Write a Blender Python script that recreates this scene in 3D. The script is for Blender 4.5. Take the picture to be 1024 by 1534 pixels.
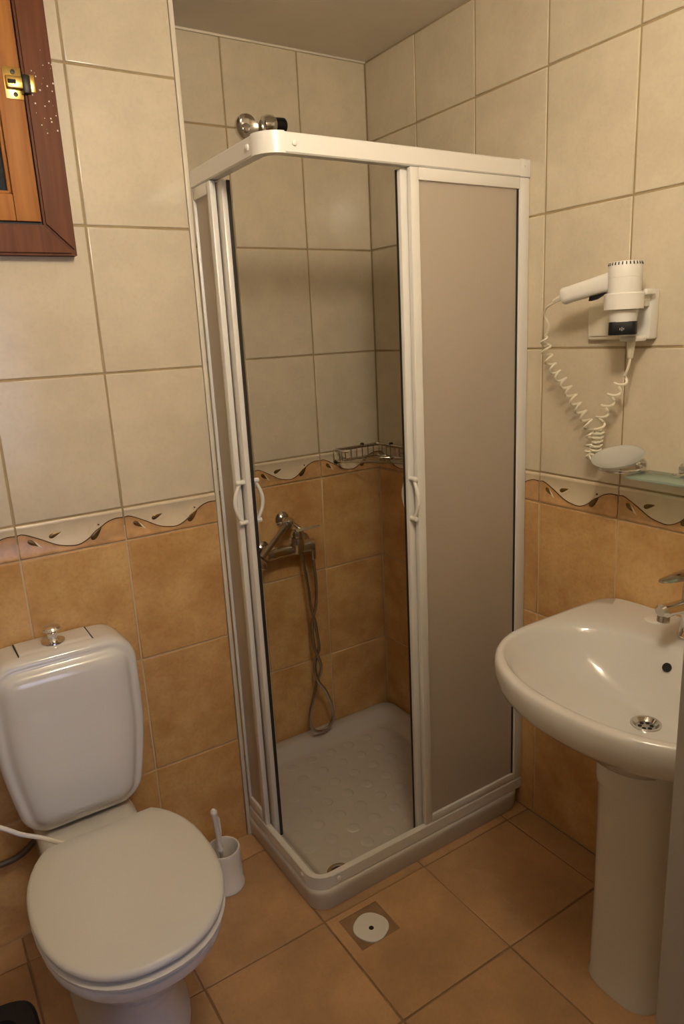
import bpy, bmesh, math, random
from mathutils import Vector, Matrix
for o in list(bpy.data.objects): bpy.data.objects.remove(o)
random.seed(7)
sc = bpy.context.scene
COL = sc.collection
PI = math.pi

# ------------------------------------------------------------------ camera
cam_d = bpy.data.cameras.new('camera'); cam = bpy.data.objects.new('camera', cam_d); COL.objects.link(cam)
RIGHT = Vector((0.83711402, -0.54476568, -0.04970391))
DOWN = Vector((-0.17444037, -0.17972272, -0.96812721))
FWD = Vector((0.51846956, 0.81910323, -0.24547754))
m = Matrix.Identity(4)
for r in range(3):
    m[r][0] = RIGHT[r]; m[r][1] = -DOWN[r]; m[r][2] = -FWD[r]
m.translation = Vector((-1.47113, -2.05346, 1.46995))
cam.matrix_world = m
cam_d.sensor_fit = 'VERTICAL'; cam_d.sensor_height = 36.0
cam_d.lens = 1055.44 / 1534 * 36.0
cam_d.clip_start = 0.02
sc.camera = cam

# ------------------------------------------------------------------ light
w = bpy.data.worlds.new('world'); sc.world = w; w.use_nodes = True
w.node_tree.nodes['Background'].inputs[0].default_value = (0.55, 0.5, 0.55, 1)
w.node_tree.nodes['Background'].inputs[1].default_value = 0.05
sc.view_settings.view_transform = 'Standard'; sc.view_settings.look = 'None'
sc.view_settings.gamma = 1.0; sc.view_settings.use_curve_mapping = False
sc.view_settings.exposure = 0.0
LAMP_POS = (-0.97, -1.63, 2.14)
LAMP_POWER = 26.5
LAMP_COL = (1.0, 0.89, 0.73)
# daylight from the bedroom window seen through the open doorway
wl = bpy.data.lights.new('bedroom_daylight', 'AREA'); wl.shape = 'RECTANGLE'; wl.size = 1.3; wl.size_y = 1.3
wl.energy = 20; wl.color = (0.66, 0.70, 1.0)
wo = bpy.data.objects.new('bedroom_daylight', wl); COL.objects.link(wo)
wo.location = (-1.2, -4.6, 1.25); wo.rotation_euler = (PI/2, 0, 0)

# ------------------------------------------------------------------ materials
def mat(name, col, rough=0.5, metal=0.0, noise=0.0, scale=8.0, bump=0.0, bscale=60.0, spec=0.5, rnd=0.0, coat=0.0, col2=None, speck=0.0, trans=0.0):
    M = bpy.data.materials.new(name); M.use_nodes = True
    nt = M.node_tree; N = nt.nodes; L = nt.links; b = N['Principled BSDF']
    b.inputs['Base Color'].default_value = (*col, 1); b.inputs['Roughness'].default_value = rough
    b.inputs['Metallic'].default_value = metal; b.inputs['Specular IOR Level'].default_value = spec
    b.inputs['Coat Weight'].default_value = coat; b.inputs['Coat Roughness'].default_value = 0.08
    b.inputs['Transmission Weight'].default_value = trans
    tc = N.new('ShaderNodeTexCoord'); oi = N.new('ShaderNodeObjectInfo')
    add = N.new('ShaderNodeVectorMath'); add.operation = 'ADD'
    mul = N.new('ShaderNodeMath'); mul.operation = 'MULTIPLY'; mul.inputs[1].default_value = 37.0
    L.new(oi.outputs['Random'], mul.inputs[0]); L.new(tc.outputs['Object'], add.inputs[0]); L.new(mul.outputs[0], add.inputs[1])
    if noise > 0 or rnd > 0:
        n = N.new('ShaderNodeTexNoise'); n.inputs['Scale'].default_value = scale; n.inputs['Detail'].default_value = 6; n.inputs['Roughness'].default_value = 0.62
        L.new(add.outputs[0], n.inputs['Vector'])
        cr = N.new('ShaderNodeValToRGB')
        c2 = col2 or tuple(c * (1 - noise) for c in col)
        cr.color_ramp.elements[0].position = 0.35; cr.color_ramp.elements[0].color = (*c2, 1)
        cr.color_ramp.elements[1].position = 0.65; cr.color_ramp.elements[1].color = (*tuple(min(1, c * (1 + noise * .35)) for c in col), 1)
        L.new(n.outputs['Fac'], cr.inputs['Fac'])
        out = cr.outputs['Color']
        if speck > 0:
            n3 = N.new('ShaderNodeTexNoise'); n3.inputs['Scale'].default_value = 120; n3.inputs['Detail'].default_value = 3
            L.new(add.outputs[0], n3.inputs['Vector'])
            cr3 = N.new('ShaderNodeValToRGB')
            cr3.color_ramp.elements[0].position = 0.25; cr3.color_ramp.elements[0].color = (1 - speck, 1 - speck, 1 - speck, 1)
            cr3.color_ramp.elements[1].position = 0.55; cr3.color_ramp.elements[1].color = (1, 1, 1, 1)
            L.new(n3.outputs['Fac'], cr3.inputs['Fac'])
            mx = N.new('ShaderNodeMixRGB'); mx.blend_type = 'MULTIPLY'; mx.inputs['Fac'].default_value = 1
            L.new(out, mx.inputs[1]); L.new(cr3.outputs['Color'], mx.inputs[2]); out = mx.outputs['Color']
        if rnd > 0:
            hsv = N.new('ShaderNodeHueSaturation')
            mr = N.new('ShaderNodeMapRange'); mr.inputs['To Min'].default_value = 1 - rnd; mr.inputs['To Max'].default_value = 1 + rnd
            L.new(oi.outputs['Random'], mr.inputs['Value']); L.new(mr.outputs['Result'], hsv.inputs['Value'])
            L.new(out, hsv.inputs['Color']); out = hsv.outputs['Color']
        L.new(out, b.inputs['Base Color'])
    if bump > 0:
        n2 = N.new('ShaderNodeTexNoise'); n2.inputs['Scale'].default_value = bscale; n2.inputs['Detail'].default_value = 3
        L.new(add.outputs[0], n2.inputs['Vector'])
        bp = N.new('ShaderNodeBump'); bp.inputs['Strength'].default_value = bump; bp.inputs['Distance'].default_value = 0.002
        L.new(n2.outputs['Fac'], bp.inputs['Height']); L.new(bp.outputs['Normal'], b.inputs['Normal'])
    return M

M = {}
M['cream_tile'] = mat('cream_tile', (0.65, 0.57, 0.43), 0.14, noise=0.08, scale=9, bump=0.04, bscale=14, rnd=0.02, speck=0.05, spec=0.35)
M['ochre_tile'] = mat('ochre_tile', (0.62, 0.40, 0.175), 0.16, noise=0.30, scale=8, bump=0.04, bscale=14, rnd=0.03, speck=0.12, spec=0.35, col2=(0.53, 0.295, 0.115))
M['floor_tile'] = mat('floor_tile', (0.54, 0.325, 0.165), 0.38, noise=0.22, scale=5, bump=0.12, bscale=40, rnd=0.03, speck=0.08)
M['grout'] = mat('grout', (0.40, 0.30, 0.16), 0.85, noise=0.2, scale=12, bump=0.3, bscale=300)
M['floor_grout'] = mat('floor_grout', (0.32, 0.20, 0.105), 0.9, noise=0.25, scale=14)
M['band_cream'] = mat('band_cream', (0.72, 0.62, 0.45), 0.22, noise=0.06, scale=20, bump=0.1, bscale=80)
M['band_ochre'] = mat('band_ochre', (0.58, 0.34, 0.15), 0.25, noise=0.3, scale=18, bump=0.15, bscale=60)
M['bronze'] = mat('bronze', (0.24, 0.14, 0.045), 0.25, metal=0.6, noise=0.5, scale=60)
M['ceiling_paint'] = mat('ceiling_paint', (0.80, 0.73, 0.63), 0.9, noise=0.05, scale=4, bump=0.1)
M['white_trim'] = mat('white_trim', (0.72, 0.66, 0.54), 0.4, noise=0.03)
M['ceramic'] = mat('ceramic', (0.70, 0.685, 0.66), 0.10, noise=0.02, scale=3, coat=0.4)
M['seat_plastic'] = mat('seat_plastic', (0.66, 0.64, 0.60), 0.30, noise=0.02, scale=3)
M['white_paint'] = mat('white_paint', (0.75, 0.73, 0.69), 0.28, noise=0.02, scale=4)
M['white_plastic'] = mat('white_plastic', (0.80, 0.78, 0.73), 0.32, noise=0.02, scale=4)
M['cream_plastic'] = mat('cream_plastic', (0.80, 0.75, 0.60), 0.35, noise=0.03, scale=6)
M['acrylic_tray'] = mat('acrylic_tray', (0.58, 0.54, 0.49), 0.22, noise=0.05, scale=5, bump=0.05)
M['chrome'] = mat('chrome', (0.72, 0.70, 0.68), 0.10, metal=1.0, noise=0.04, scale=20)
M['steel'] = mat('steel', (0.55, 0.52, 0.48), 0.26, metal=1.0, noise=0.1, scale=40)
M['brass'] = mat('brass', (0.75, 0.52, 0.17), 0.25, metal=1.0, noise=0.15, scale=40)
M['black_plastic'] = mat('black_plastic', (0.010, 0.010, 0.011), 0.5, spec=0.25, noise=0.2, scale=20)
M['dark_bolt'] = mat('dark_bolt', (0.03, 0.026, 0.02), 0.4, metal=0.5, noise=0.2, scale=30)
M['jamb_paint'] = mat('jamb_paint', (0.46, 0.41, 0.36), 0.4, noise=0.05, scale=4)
M['rubber_gap_dark'] = mat('rubber_gap_dark', (0.02, 0.015, 0.012), 0.6, noise=0.1)  # seal rubber, also the painted shade in gaps and slots
M['dark_hole'] = mat('dark_hole', (0.008, 0.007, 0.006), 0.7, noise=0.1)
M['mortar'] = mat('mortar', (0.30, 0.23, 0.14), 0.9, noise=0.35, scale=40, bump=0.5, bscale=120)
M['dark_glass'] = mat('dark_glass', (0.014, 0.018, 0.024), 0.5, spec=0.15, noise=0.4, scale=120, bump=0.5, bscale=200)
M['print_white'] = mat('print_white', (0.6, 0.58, 0.55), 0.5, noise=0.02)
M['grey_hose'] = mat('grey_hose', (0.10, 0.07, 0.05), 0.5, noise=0.2, scale=60)
M['bristle'] = mat('bristle', (0.60, 0.45, 0.16), 0.8, noise=0.2, scale=60)

def grout_two():
    g = M['grout']; nt = g.node_tree; N = nt.nodes; L = nt.links; b = N['Principled BSDF']
    tc = N.new('ShaderNodeTexCoord'); sx = N.new('ShaderNodeSeparateXYZ'); L.new(tc.outputs['Object'], sx.inputs[0])
    lt = N.new('ShaderNodeMath'); lt.operation = 'LESS_THAN'; lt.inputs[1].default_value = 1.03; L.new(sx.outputs['Z'], lt.inputs[0])
    mx = N.new('ShaderNodeMixRGB'); L.new(lt.outputs[0], mx.inputs['Fac'])
    old = b.inputs['Base Color'].links[0].from_socket
    L.new(old, mx.inputs[1]); mx.inputs[2].default_value = (0.60, 0.46, 0.27, 1); L.new(mx.outputs[0], b.inputs['Base Color'])
grout_two()
def wood(name, col, dark, flecks=False):
    W = bpy.data.materials.new(name); W.use_nodes = True
    nt = W.node_tree; N = nt.nodes; L = nt.links; b = N['Principled BSDF']
    tc = N.new('ShaderNodeTexCoord'); mp = N.new('ShaderNodeMapping'); mp.inputs['Scale'].default_value = (26, 26, 2.2)
    n = N.new('ShaderNodeTexNoise'); n.inputs['Scale'].default_value = 2.2; n.inputs['Detail'].default_value = 7; n.inputs['Distortion'].default_value = 0.6
    cr = N.new('ShaderNodeValToRGB'); cr.color_ramp.elements[0].position = 0.32; cr.color_ramp.elements[0].color = (*dark, 1)
    cr.color_ramp.elements[1].position = 0.7; cr.color_ramp.elements[1].color = (*col, 1)
    L.new(tc.outputs['Object'], mp.inputs['Vector']); L.new(mp.outputs['Vector'], n.inputs['Vector']); L.new(n.outputs['Fac'], cr.inputs['Fac'])
    out = cr.outputs['Color']
    if flecks:   # white paint specks on the frame beside the latch
        n2 = N.new('ShaderNodeTexVoronoi'); n2.inputs['Scale'].default_value = 110; L.new(tc.outputs['Object'], n2.inputs['Vector'])
        lt = N.new('ShaderNodeMath'); lt.operation = 'LESS_THAN'; lt.inputs[1].default_value = 0.19; L.new(n2.outputs['Distance'], lt.inputs[0])
        sx = N.new('ShaderNodeSeparateXYZ'); L.new(tc.outputs['Object'], sx.inputs[0])
        ds = N.new('ShaderNodeVectorMath'); ds.operation = 'DISTANCE'; ds.inputs[1].default_value = flecks
        sq = N.new('ShaderNodeVectorMath'); sq.operation = 'MULTIPLY'; sq.inputs[1].default_value = (1.6, 0, 0.55)
        L.new(tc.outputs['Object'], sq.inputs[0])
        L.new(sq.outputs[0], ds.inputs[0])
        mr = N.new('ShaderNodeMath'); mr.operation = 'LESS_THAN'; mr.inputs[1].default_value = 0.046; L.new(ds.outputs['Value'], mr.inputs[0])
        mm = N.new('ShaderNodeMath'); mm.operation = 'MULTIPLY'; L.new(lt.outputs[0], mm.inputs[0]); L.new(mr.outputs[0], mm.inputs[1])
        mx = N.new('ShaderNodeMixRGB'); mx.inputs[2].default_value = (0.75, 0.68, 0.6, 1); L.new(mm.outputs[0], mx.inputs['Fac']); L.new(out, mx.inputs[1]); out = mx.outputs['Color']
    L.new(out, b.inputs['Base Color']); b.inputs['Roughness'].default_value = 0.5; b.inputs['Specular IOR Level'].default_value = 0.2
    return W
M['frame_wood'] = wood('frame_wood', (0.165, 0.052, 0.016), (0.10, 0.030, 0.009), flecks=(.302 * 1.6, 0, .318 * 0.55))
M['sash_wood'] = wood('sash_wood', (0.46, 0.20, 0.055), (0.33, 0.125, 0.034))

def frosted(name, col, tr, rough=0.45, pane=0.0):
    F = bpy.data.materials.new(name); F.use_nodes = True
    nt = F.node_tree; N = nt.nodes; L = nt.links; N.remove(N['Principled BSDF'])
    o = N['Material Output']
    d = N.new('ShaderNodeBsdfDiffuse'); t = N.new('ShaderNodeBsdfTranslucent'); g = N.new('ShaderNodeBsdfGlossy')
    d.inputs[0].default_value = (*col, 1); t.inputs[0].default_value = (*col, 1); g.inputs['Roughness'].default_value = rough
    mx = N.new('ShaderNodeMixShader'); mx.inputs[0].default_value = tr
    tc = N.new('ShaderNodeTexCoord'); n = N.new('ShaderNodeTexNoise'); n.inputs['Scale'].default_value = 260; L.new(tc.outputs['Object'], n.inputs['Vector'])
    bp = N.new('ShaderNodeBump'); bp.inputs['Strength'].default_value = 0.25; bp.inputs['Distance'].default_value = 0.001
    L.new(n.outputs['Fac'], bp.inputs['Height']); L.new(bp.outputs['Normal'], g.inputs['Normal']); L.new(bp.outputs['Normal'], d.inputs['Normal'])
    L.new(d.outputs[0], mx.inputs[1]); L.new(t.outputs[0], mx.inputs[2])
    fr = N.new('ShaderNodeFresnel'); fr.inputs[0].default_value = 1.4
    m2 = N.new('ShaderNodeMixShader'); L.new(fr.outputs[0], m2.inputs[0]); L.new(mx.outputs[0], m2.inputs[1]); L.new(g.outputs[0], m2.inputs[2])
    last = m2.outputs[0]
    if pane > 0:   # part of the light goes straight through
        tp = N.new('ShaderNodeBsdfTransparent'); tp.inputs[0].default_value = (*[min(1, c * 1.15) for c in col], 1)
        m3 = N.new('ShaderNodeMixShader'); m3.inputs[0].default_value = pane
        L.new(last, m3.inputs[1]); L.new(tp.outputs[0], m3.inputs[2]); last = m3.outputs[0]
    L.new(last, o.inputs['Surface'])
    return F
M['frosted_pane'] = frosted('frosted_pane', (0.93, 0.84, 0.73), 0.64, 0.4)
M['soap_glass'] = frosted('soap_glass', (0.80, 0.80, 0.76), 0.45, 0.3, 0.25)
M['shelf_glass'] = frosted('shelf_glass', (0.62, 0.74, 0.66), 0.4, 0.15, 0.35)
E_ = bpy.data.materials.new('lamp_glow'); E_.use_nodes = True
E_.node_tree.nodes['Principled BSDF'].inputs['Base Color'].default_value = (0.8, 0.75, 0.65, 1)
E_.node_tree.nodes['Principled BSDF'].inputs['Emission Color'].default_value = (1.0, 0.76, 0.47, 1)
E_.node_tree.nodes['Principled BSDF'].inputs['Emission Strength'].default_value = 1.5
M['lamp_glow'] = E_

# ------------------------------------------------------------------ mesh helpers (all in world coordinates)
def new(): return bmesh.new()
def box(b, x0, x1, y0, y1, z0, z1, bev=0.0, seg=2):
    t = bmesh.new(); bmesh.ops.create_cube(t, size=1)
    for v in t.verts:
        v.co = Vector(((x0+x1)/2 + v.co.x*(x1-x0), (y0+y1)/2 + v.co.y*(y1-y0), (z0+z1)/2 + v.co.z*(z1-z0)))
    if bev > 0: bmesh.ops.bevel(t, geom=t.edges[:], offset=bev, segments=seg, affect='EDGES', profile=0.5)
    merge(b, t); return b
def merge(b, t, mtx=None):
    me = bpy.data.meshes.new('tmp'); t.to_mesh(me); t.free()
    if mtx is not None: me.transform(mtx)
    b.from_mesh(me); bpy.data.meshes.remove(me)
def loft(b, rings, cap0=True, cap1=True, closed=True):
    vs = [[b.verts.new(p) for p in r] for r in rings]
    n = len(vs[0])
    for i in range(len(vs)-1):
        for j in range(n if closed else n-1):
            k = (j+1) % n
            try: b.faces.new((vs[i][j], vs[i][k], vs[i+1][k], vs[i+1][j]))
            except ValueError: pass
    if cap0: b.faces.new(list(reversed(vs[0])))
    if cap1: b.faces.new(vs[-1])
    bmesh.ops.recalc_face_normals(b, faces=b.faces[:])
    return b
def lathe(b, prof, c, axis=(0,0,1), n=24, cap0=True, cap1=True):
    a = Vector(axis).normalized(); q = Vector((0,0,1)).rotation_difference(a)
    rings = []
    for r, h in prof:
        rings.append([Vector(c) + q @ Vector((r*math.cos(2*PI*i/n), r*math.sin(2*PI*i/n), h)) for i in range(n)])
    return loft(b, rings, cap0, cap1)
def smooth_path(P, sub=6):
    P = [Vector(p) for p in P]; out = []
    for i in range(len(P)-1):
        p0 = P[max(i-1, 0)]; p1 = P[i]; p2 = P[i+1]; p3 = P[min(i+2, len(P)-1)]
        for s in range(sub):
            t = s/sub
            out.append(0.5*((2*p1)+(-p0+p2)*t+(2*p0-5*p1+4*p2-p3)*t*t+(-p0+3*p1-3*p2+p3)*t**3))
    out.append(P[-1]); return out
def tube(b, P, r, n=8, closed=False):
    P = [Vector(p) for p in P]; rings = []; up = None
    for i, p in enumerate(P):
        if closed: t = P[(i+1) % len(P)] - P[i-1]
        else: t = P[min(i+1, len(P)-1)] - P[max(i-1, 0)]
        t = t.normalized() if t.length > 1e-9 else Vector((0,0,1))
        if up is None: up = t.orthogonal().normalized()
        up = (up - t*up.dot(t)); up = up.normalized() if up.length > 1e-6 else t.orthogonal().normalized()
        s = t.cross(up)
        rr = r[i] if isinstance(r, (list, tuple)) else r
        rings.append([p + up*(rr*math.cos(2*PI*k/n)) + s*(rr*math.sin(2*PI*k/n)) for k in range(n)])
    if closed: rings.append(rings[0])
    if closed:
        vs = [[b.verts.new(p) for p in q] for q in rings[:-1]]
        for i in range(len(vs)):
            for j in range(n):
                b.faces.new((vs[i][j], vs[i][(j+1)%n], vs[(i+1)%len(vs)][(j+1)%n], vs[(i+1)%len(vs)][j]))
        bmesh.ops.recalc_face_normals(b, faces=b.faces[:]); return b
    return loft(b, rings)
def sweep(b, path, prof):
    """prof: list of (offset inward normal, z); path: list of (x,y,nx,ny), n = inward normal"""
    rings = [[Vector((x+nx*o, y+ny*o, z)) for o, z in prof] for x, y, nx, ny in path]
    return loft(b, rings)
def sgn(v): return 1 if v >= 0 else -1
def sup(t, a, bb, e): 
    c, s = math.cos(t), math.sin(t)
    return a*sgn(c)*abs(c)**(2/e), bb*sgn(s)*abs(s)**(2/e)

def wloc(o):
    v = Vector((0,0,0))
    while o is not None: v = v + o.location; o = o.parent
    return v
def mesh_of(name, b, mt, off=Vector((0,0,0)), ang=35):
    me = bpy.data.meshes.new(name)
    for v in b.verts: v.co -= off
    b.to_mesh(me); b.free()
    me.materials.append(M[mt] if isinstance(mt, str) else mt)
    me.polygons.foreach_set('use_smooth', [True]*len(me.polygons))
    me.set_sharp_from_angle(angle=math.radians(ang))
    return me
def obj(name, b, mt, parent=None, loc=None, ang=35, label=None):
    off = Vector(loc) if loc is not None else (wloc(parent) if parent else Vector((0,0,0)))
    o = bpy.data.objects.new(name, mesh_of(name, b, mt, off, ang)); COL.objects.link(o)
    if parent: o.parent = parent; o.location = off - wloc(parent)
    elif loc is not None: o.location = loc
    if label: o['label'] = label
    return o
def inst(name, me, loc, rot=(0,0,0), parent=None):
    o = bpy.data.objects.new(name, me); COL.objects.link(o)
    if parent: o.parent = parent
    o.location = Vector(loc) - (wloc(parent) if parent else Vector((0,0,0))); o.rotation_euler = rot
    return o
def tag(o, label, cat, group=None):
    o['label'] = label; o['category'] = cat
    if group: o['group'] = group
    return o
def thing(name, label, cat, loc, group=None):
    o = bpy.data.objects.new(name, None); o.empty_display_size = 0.05; COL.objects.link(o); o.location = loc
    return tag(o, label, cat, group)
def struct(name, b=None, mt=None, label=None, ang=35):
    if b is None:
        o = bpy.data.objects.new(name, None); COL.objects.link(o)
    else: o = obj(name, b, mt, ang=ang)
    o['kind'] = 'structure'
    o['label'] = label; return o

# ------------------------------------------------------------------ the room
EX, D = -0.766, 0.311          # outer corner of the toilet wall
XL, YF, H = -2.0, -1.75, 2.3014
TW, TH = 0.25, 0.33
ZB2, ZB1 = 0.99, 1.0752
G = 0.0025                     # grout plane sits this deep behind the tile faces
b = new(); box(b, XL-.1, .12, YF-.15, .12, -.12, -G); floor = struct('floor', b, 'floor_grout', 'floor of square terracotta-coloured tiles with dark joints')
b = new(); box(b, XL-.1, .12, YF-.15, .12, H, H+.1); ceiling = struct('ceiling', b, 'ceiling_paint', 'plain off-white painted ceiling above the shower')
b = new(); box(b, EX, .12, G, .12, -G, H); wall_back = struct('wall_back', b, 'grout', 'tiled wall at the back of the shower behind the mixer')
b = new(); box(b, G, .12, YF-.15, G, -G, H); wall_right = struct('wall_right', b, 'grout', 'tiled wall behind the washbasin and hair dryer')
b = new(); box(b, XL-.1, EX-G, -D+G, .12, -G, H); wall_left = struct('wall_left', b, 'grout', 'tiled wall behind the toilet, ending at the shower corner')
b = new(); box(b, XL-.1, XL, YF-.15, -D+G, -G, H); wall_side = struct('wall_side', b, 'cream_tile', 'side wall to the left of the toilet, outside the view')
b = new(); box(b, -.90, .0, YF-.13, YF, -G, H); box(b, XL, -1.90, YF-.13, YF, -G, H); box(b, -1.90, -.90, YF-.13, YF, 2.08, H)
wall_front = struct('wall_front', b, 'cream_tile', 'wall with the doorway, behind the camera')

def tile_mesh(w_, h_, mt, t=0.008, ch=0.0022, jg=0.0045):
    b = new(); x, y = w_/2-jg/2, h_/2-jg/2
    r = [(-x,-y),(x,-y),(x,y),(-x,y)]
    def ring(ins, z): return [Vector((px-sgn(px)*ins, py-sgn(py)*ins, z)) for px, py in r]
    loft(b, [ring(0,-t), ring(0,-ch), ring(ch*.3,-ch*.3), ring(ch,0), ring(ch+.0012,0)], cap0=False)
    return mesh_of('tile', b, mt, ang=60)
TM = {}
def tile(parent, name, u0, u1, v0, v1, mt, frame):
    k = (round(u1-u0, 4), round(v1-v0, 4), mt)
    if k not in TM: TM[k] = tile_mesh(k[0], k[1], mt)
    loc, rot = frame((u0+u1)/2, (v0+v1)/2)
    j = lambda: random.gauss(0, 0.0011)
    return inst(name, TM[k], loc, (rot[0]+j(), rot[1]+j(), rot[2]+j()), parent)
fr_left = lambda u, v: ((u, -D, v), (PI/2, 0, 0))
fr_back = lambda u, v: ((u, 0, v), (PI/2, 0, 0))
fr_right = lambda u, v: ((0, -u, v), (PI/2, 0, -PI/2))
fr_floor = lambda u, v: ((u, v, 0), (0, 0, 0))

# border tile pieces (local: x along, y up, z out, centred)
BW, BH = TW-.0045, ZB1-ZB2-.004
CV = [(0,.73),(.05,.74),(.2,.51),(.35,.25),(.48,.15),(.55,.15),(.63,.25),(.75,.5),(.84,.67),(.93,.74),(1,.73)]
def cv(s):
    for i in range(len(CV)-1):
        if s <= CV[i+1][0] + 1e-9:
            a, c = CV[i], CV[i+1]; t = (s-a[0])/(c[0]-a[0])
            p0 = CV[i-1] if i else (-.07, .74); p3 = CV[i+2] if i+2 < len(CV) else (1.05, .74)
            m1 = (c[1]-p0[1])/(c[0]-p0[0])*(c[0]-a[0]); m2 = (p3[1]-a[1])/(p3[0]-a[0])*(c[0]-a[0])
            return (2*t**3-3*t*t+1)*a[1]+(t**3-2*t*t+t)*m1+(-2*t**3+3*t*t)*c[1]+(t**3-t*t)*m2
    return CV[-1][1]
BORD = {}
def border_meshes():
    b = new(); x, y = BW/2, BH/2
    prof = [(-y,-.008),(-y,-.001),(-y+.002,.0012),(-y+.006,.0018),(-y+.009,.001),(-y+.0105,0),(y-.0105,0),(y-.009,.001),(y-.006,.0018),(y-.002,.0012),(y,-.001),(y,-.008)]
    loft(b, [[Vector((sx, py, pz)) for py, pz in prof] for sx in (-x, x)])
    BORD['border_tile'] = mesh_of('border_tile', b, 'band_cream', ang=60)
    b = new(); n = 28; top, bot, lo = [], [], []
    for i in range(n+1):
        s = i/n; px = -x+s*BW; top.append(Vector((px, -y+cv(s)*BH, .0012)))
    z0 = -.001
    rings = []
    for p in top:
        rings.append([Vector((p.x, -y+.0002, -.004)), Vector((p.x, -y-.0001, -.0008)), Vector((p.x, -y+.002, .0016)), Vector((p.x, -y+.006, .0023)), Vector((p.x, -y+.009, .0015)), Vector((p.x, -y+.0107, .0007)), p, Vector((p.x, p.y, z0))])
    loft(b, rings); BORD['wave_band'] = mesh_of('wave_band', b, 'band_ochre')
    b = new(); rings = []
    for i, p in enumerate(top):
        q = top[min(i+1, n)] - top[max(i-1, 0)]; nn = Vector((-q.y, q.x, 0)).normalized()*.0011
        rings.append([p-nn+Vector((0,0,-.001)), p-nn+Vector((0,0,.0008)), p+nn+Vector((0,0,.0008)), p+nn+Vector((0,0,-.001))])
    loft(b, rings); BORD['wave_line'] = mesh_of('wave_line', b, 'bronze')
    def leaf(s, f, l, wd, ang, mt='bronze', zz=.0022, nm='leaf'):
        b = new(); cx, cy = -x+s*BW, -y+f*BH; n = 14; outl = []
        for i in range(n):
            t = 2*PI*i/n; ex = math.cos(t)*l/2; ey = math.sin(t)*wd/2*(1-.75*math.cos(t))*.8
            outl.append((ex, ey))
        R = Matrix.Rotation(ang, 3, 'Z')
        def rg(k, z): return [Vector((cx, cy, z)) + R @ Vector((px*k, py*k, 0)) for px, py in outl]
        loft(b, [rg(1, -.001), rg(1, .0014), rg(.8, zz), rg(.3, zz+.0004)], cap0=False)
        return mesh_of(nm, b, mt)
    BORD['leaves'] = [leaf(.13, .42, .030, .012, -.72), leaf(.335, .58, .030, .012, .32), leaf(.727, .40, .042, .0165, .80), leaf(.755, .64, .005, .005, 0)]
    BORD['halos'] = [leaf(.155, .37, .034, .011, -.72, 'band_cream', .0016, 'leaf_relief'), leaf(.35, .52, .034, .011, .32, 'band_cream', .0012, 'leaf_relief'), leaf(.70, .56, .036, .014, .95, 'band_cream', .0012, 'leaf_relief')]
border_meshes()
def border(parent, u0, u1, frame):
    """one border tile; partial ones are clipped by a neighbouring wall"""
    loc, rot = frame((u0+u1)/2, (ZB1+ZB2)/2)
    t = inst('border_tile', BORD['border_tile'], loc, rot, parent)
    for nm in ('wave_band', 'wave_line'):
        o = bpy.data.objects.new(nm, BORD[nm]); COL.objects.link(o); o.parent = t
    for me in BORD['leaves']:
        o = bpy.data.objects.new('leaf', me); COL.objects.link(o); o.parent = t
    for me in BORD['halos']:
        o = bpy.data.objects.new('leaf_relief', me); COL.objects.link(o); o.parent = t
def tile_wall(parent, cols, frame):
    for u0, u1 in cols:
        for k in range(3): tile(parent, 'wall_tile', u0, u1, ZB2-(k+1)*TH, ZB2-k*TH, 'ochre_tile', frame)
        border(parent, u0, u1, frame)
        for k in range(4):
            v0 = ZB1+k*TH; v1 = min(v0+TH, H-.002)
            tile(parent, 'wall_tile', u0, u1, v0, v1, 'cream_tile', frame)
tile_wall(wall_left, [(EX-(i+1)*TW, EX-i*TW) for i in range(4)], fr_left)
tile_wall(wall_back, [(-(i+1)*TW, -i*TW) for i in range(3)], fr_back)
tile_wall(wall_right, [(i*TW, (i+1)*TW) for i in range(7)], fr_right)
# floor tiles (0.33 m); the one in front of the shower is cut for the drain
FX, FY = -0.4203, -0.7289
DRX0, DRX1, DRY0, DRY1 = -0.720, -0.603, -0.858, -0.749
for i in range(-2, 6):
    for j in range(-3, 4):
        u0, u1 = FX-.33*i, FX-.33*(i-1); v0, v1 = FY-.33*(j+1), FY-.33*j
        u0, u1 = max(u0, XL), min(u1, 0); v0, v1 = max(v0, YF), min(v1, 0)
        if u1-u0 < .02 or v1-v0 < .02: continue
        if v0 > -D-.02 and u1 < EX: continue
        if i == 1 and j == 0:
            b = new(); g = .00225; t_ = .008
            X = [u0+g, DRX0, DRX1, u1-g]; Y = [v0+g, DRY0, DRY1, v1-g]
            V = {(p, q): b.verts.new((X[p], Y[q], 0)) for p in range(4) for q in range(4)}
            for p in range(3):
                for q in range(3):
                    if (p, q) != (1, 1): b.faces.new((V[p,q], V[p+1,q], V[p+1,q+1], V[p,q+1]))
            ex = bmesh.ops.extrude_face_region(b, geom=b.faces[:])
            for v in [e for e in ex['geom'] if isinstance(e, bmesh.types.BMVert)]: v.co.z -= t_
            bmesh.ops.recalc_face_normals(b, faces=b.faces[:])
            obj('floor_tile', b, 'floor_tile', floor)
        else:
            tile(floor, 'floor_tile', u0, u1, v0, v1, 'floor_tile', fr_floor)
# light edge bead on the outer corner, thin caulk bead under the ceiling
b = new(); box(b, EX-.001, EX+.0105, -D-.0015, -D+.010, 0, H, .002); struct('trim_1', b, 'white_trim', 'pale plastic edge bead on the corner of the toilet wall')
b = new(); box(b, EX+.01, -.001, -.006, .001, H-.007, H, .002); struct('trim_2', b, 'white_trim', 'thin white sealant bead between back wall and ceiling')

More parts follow.
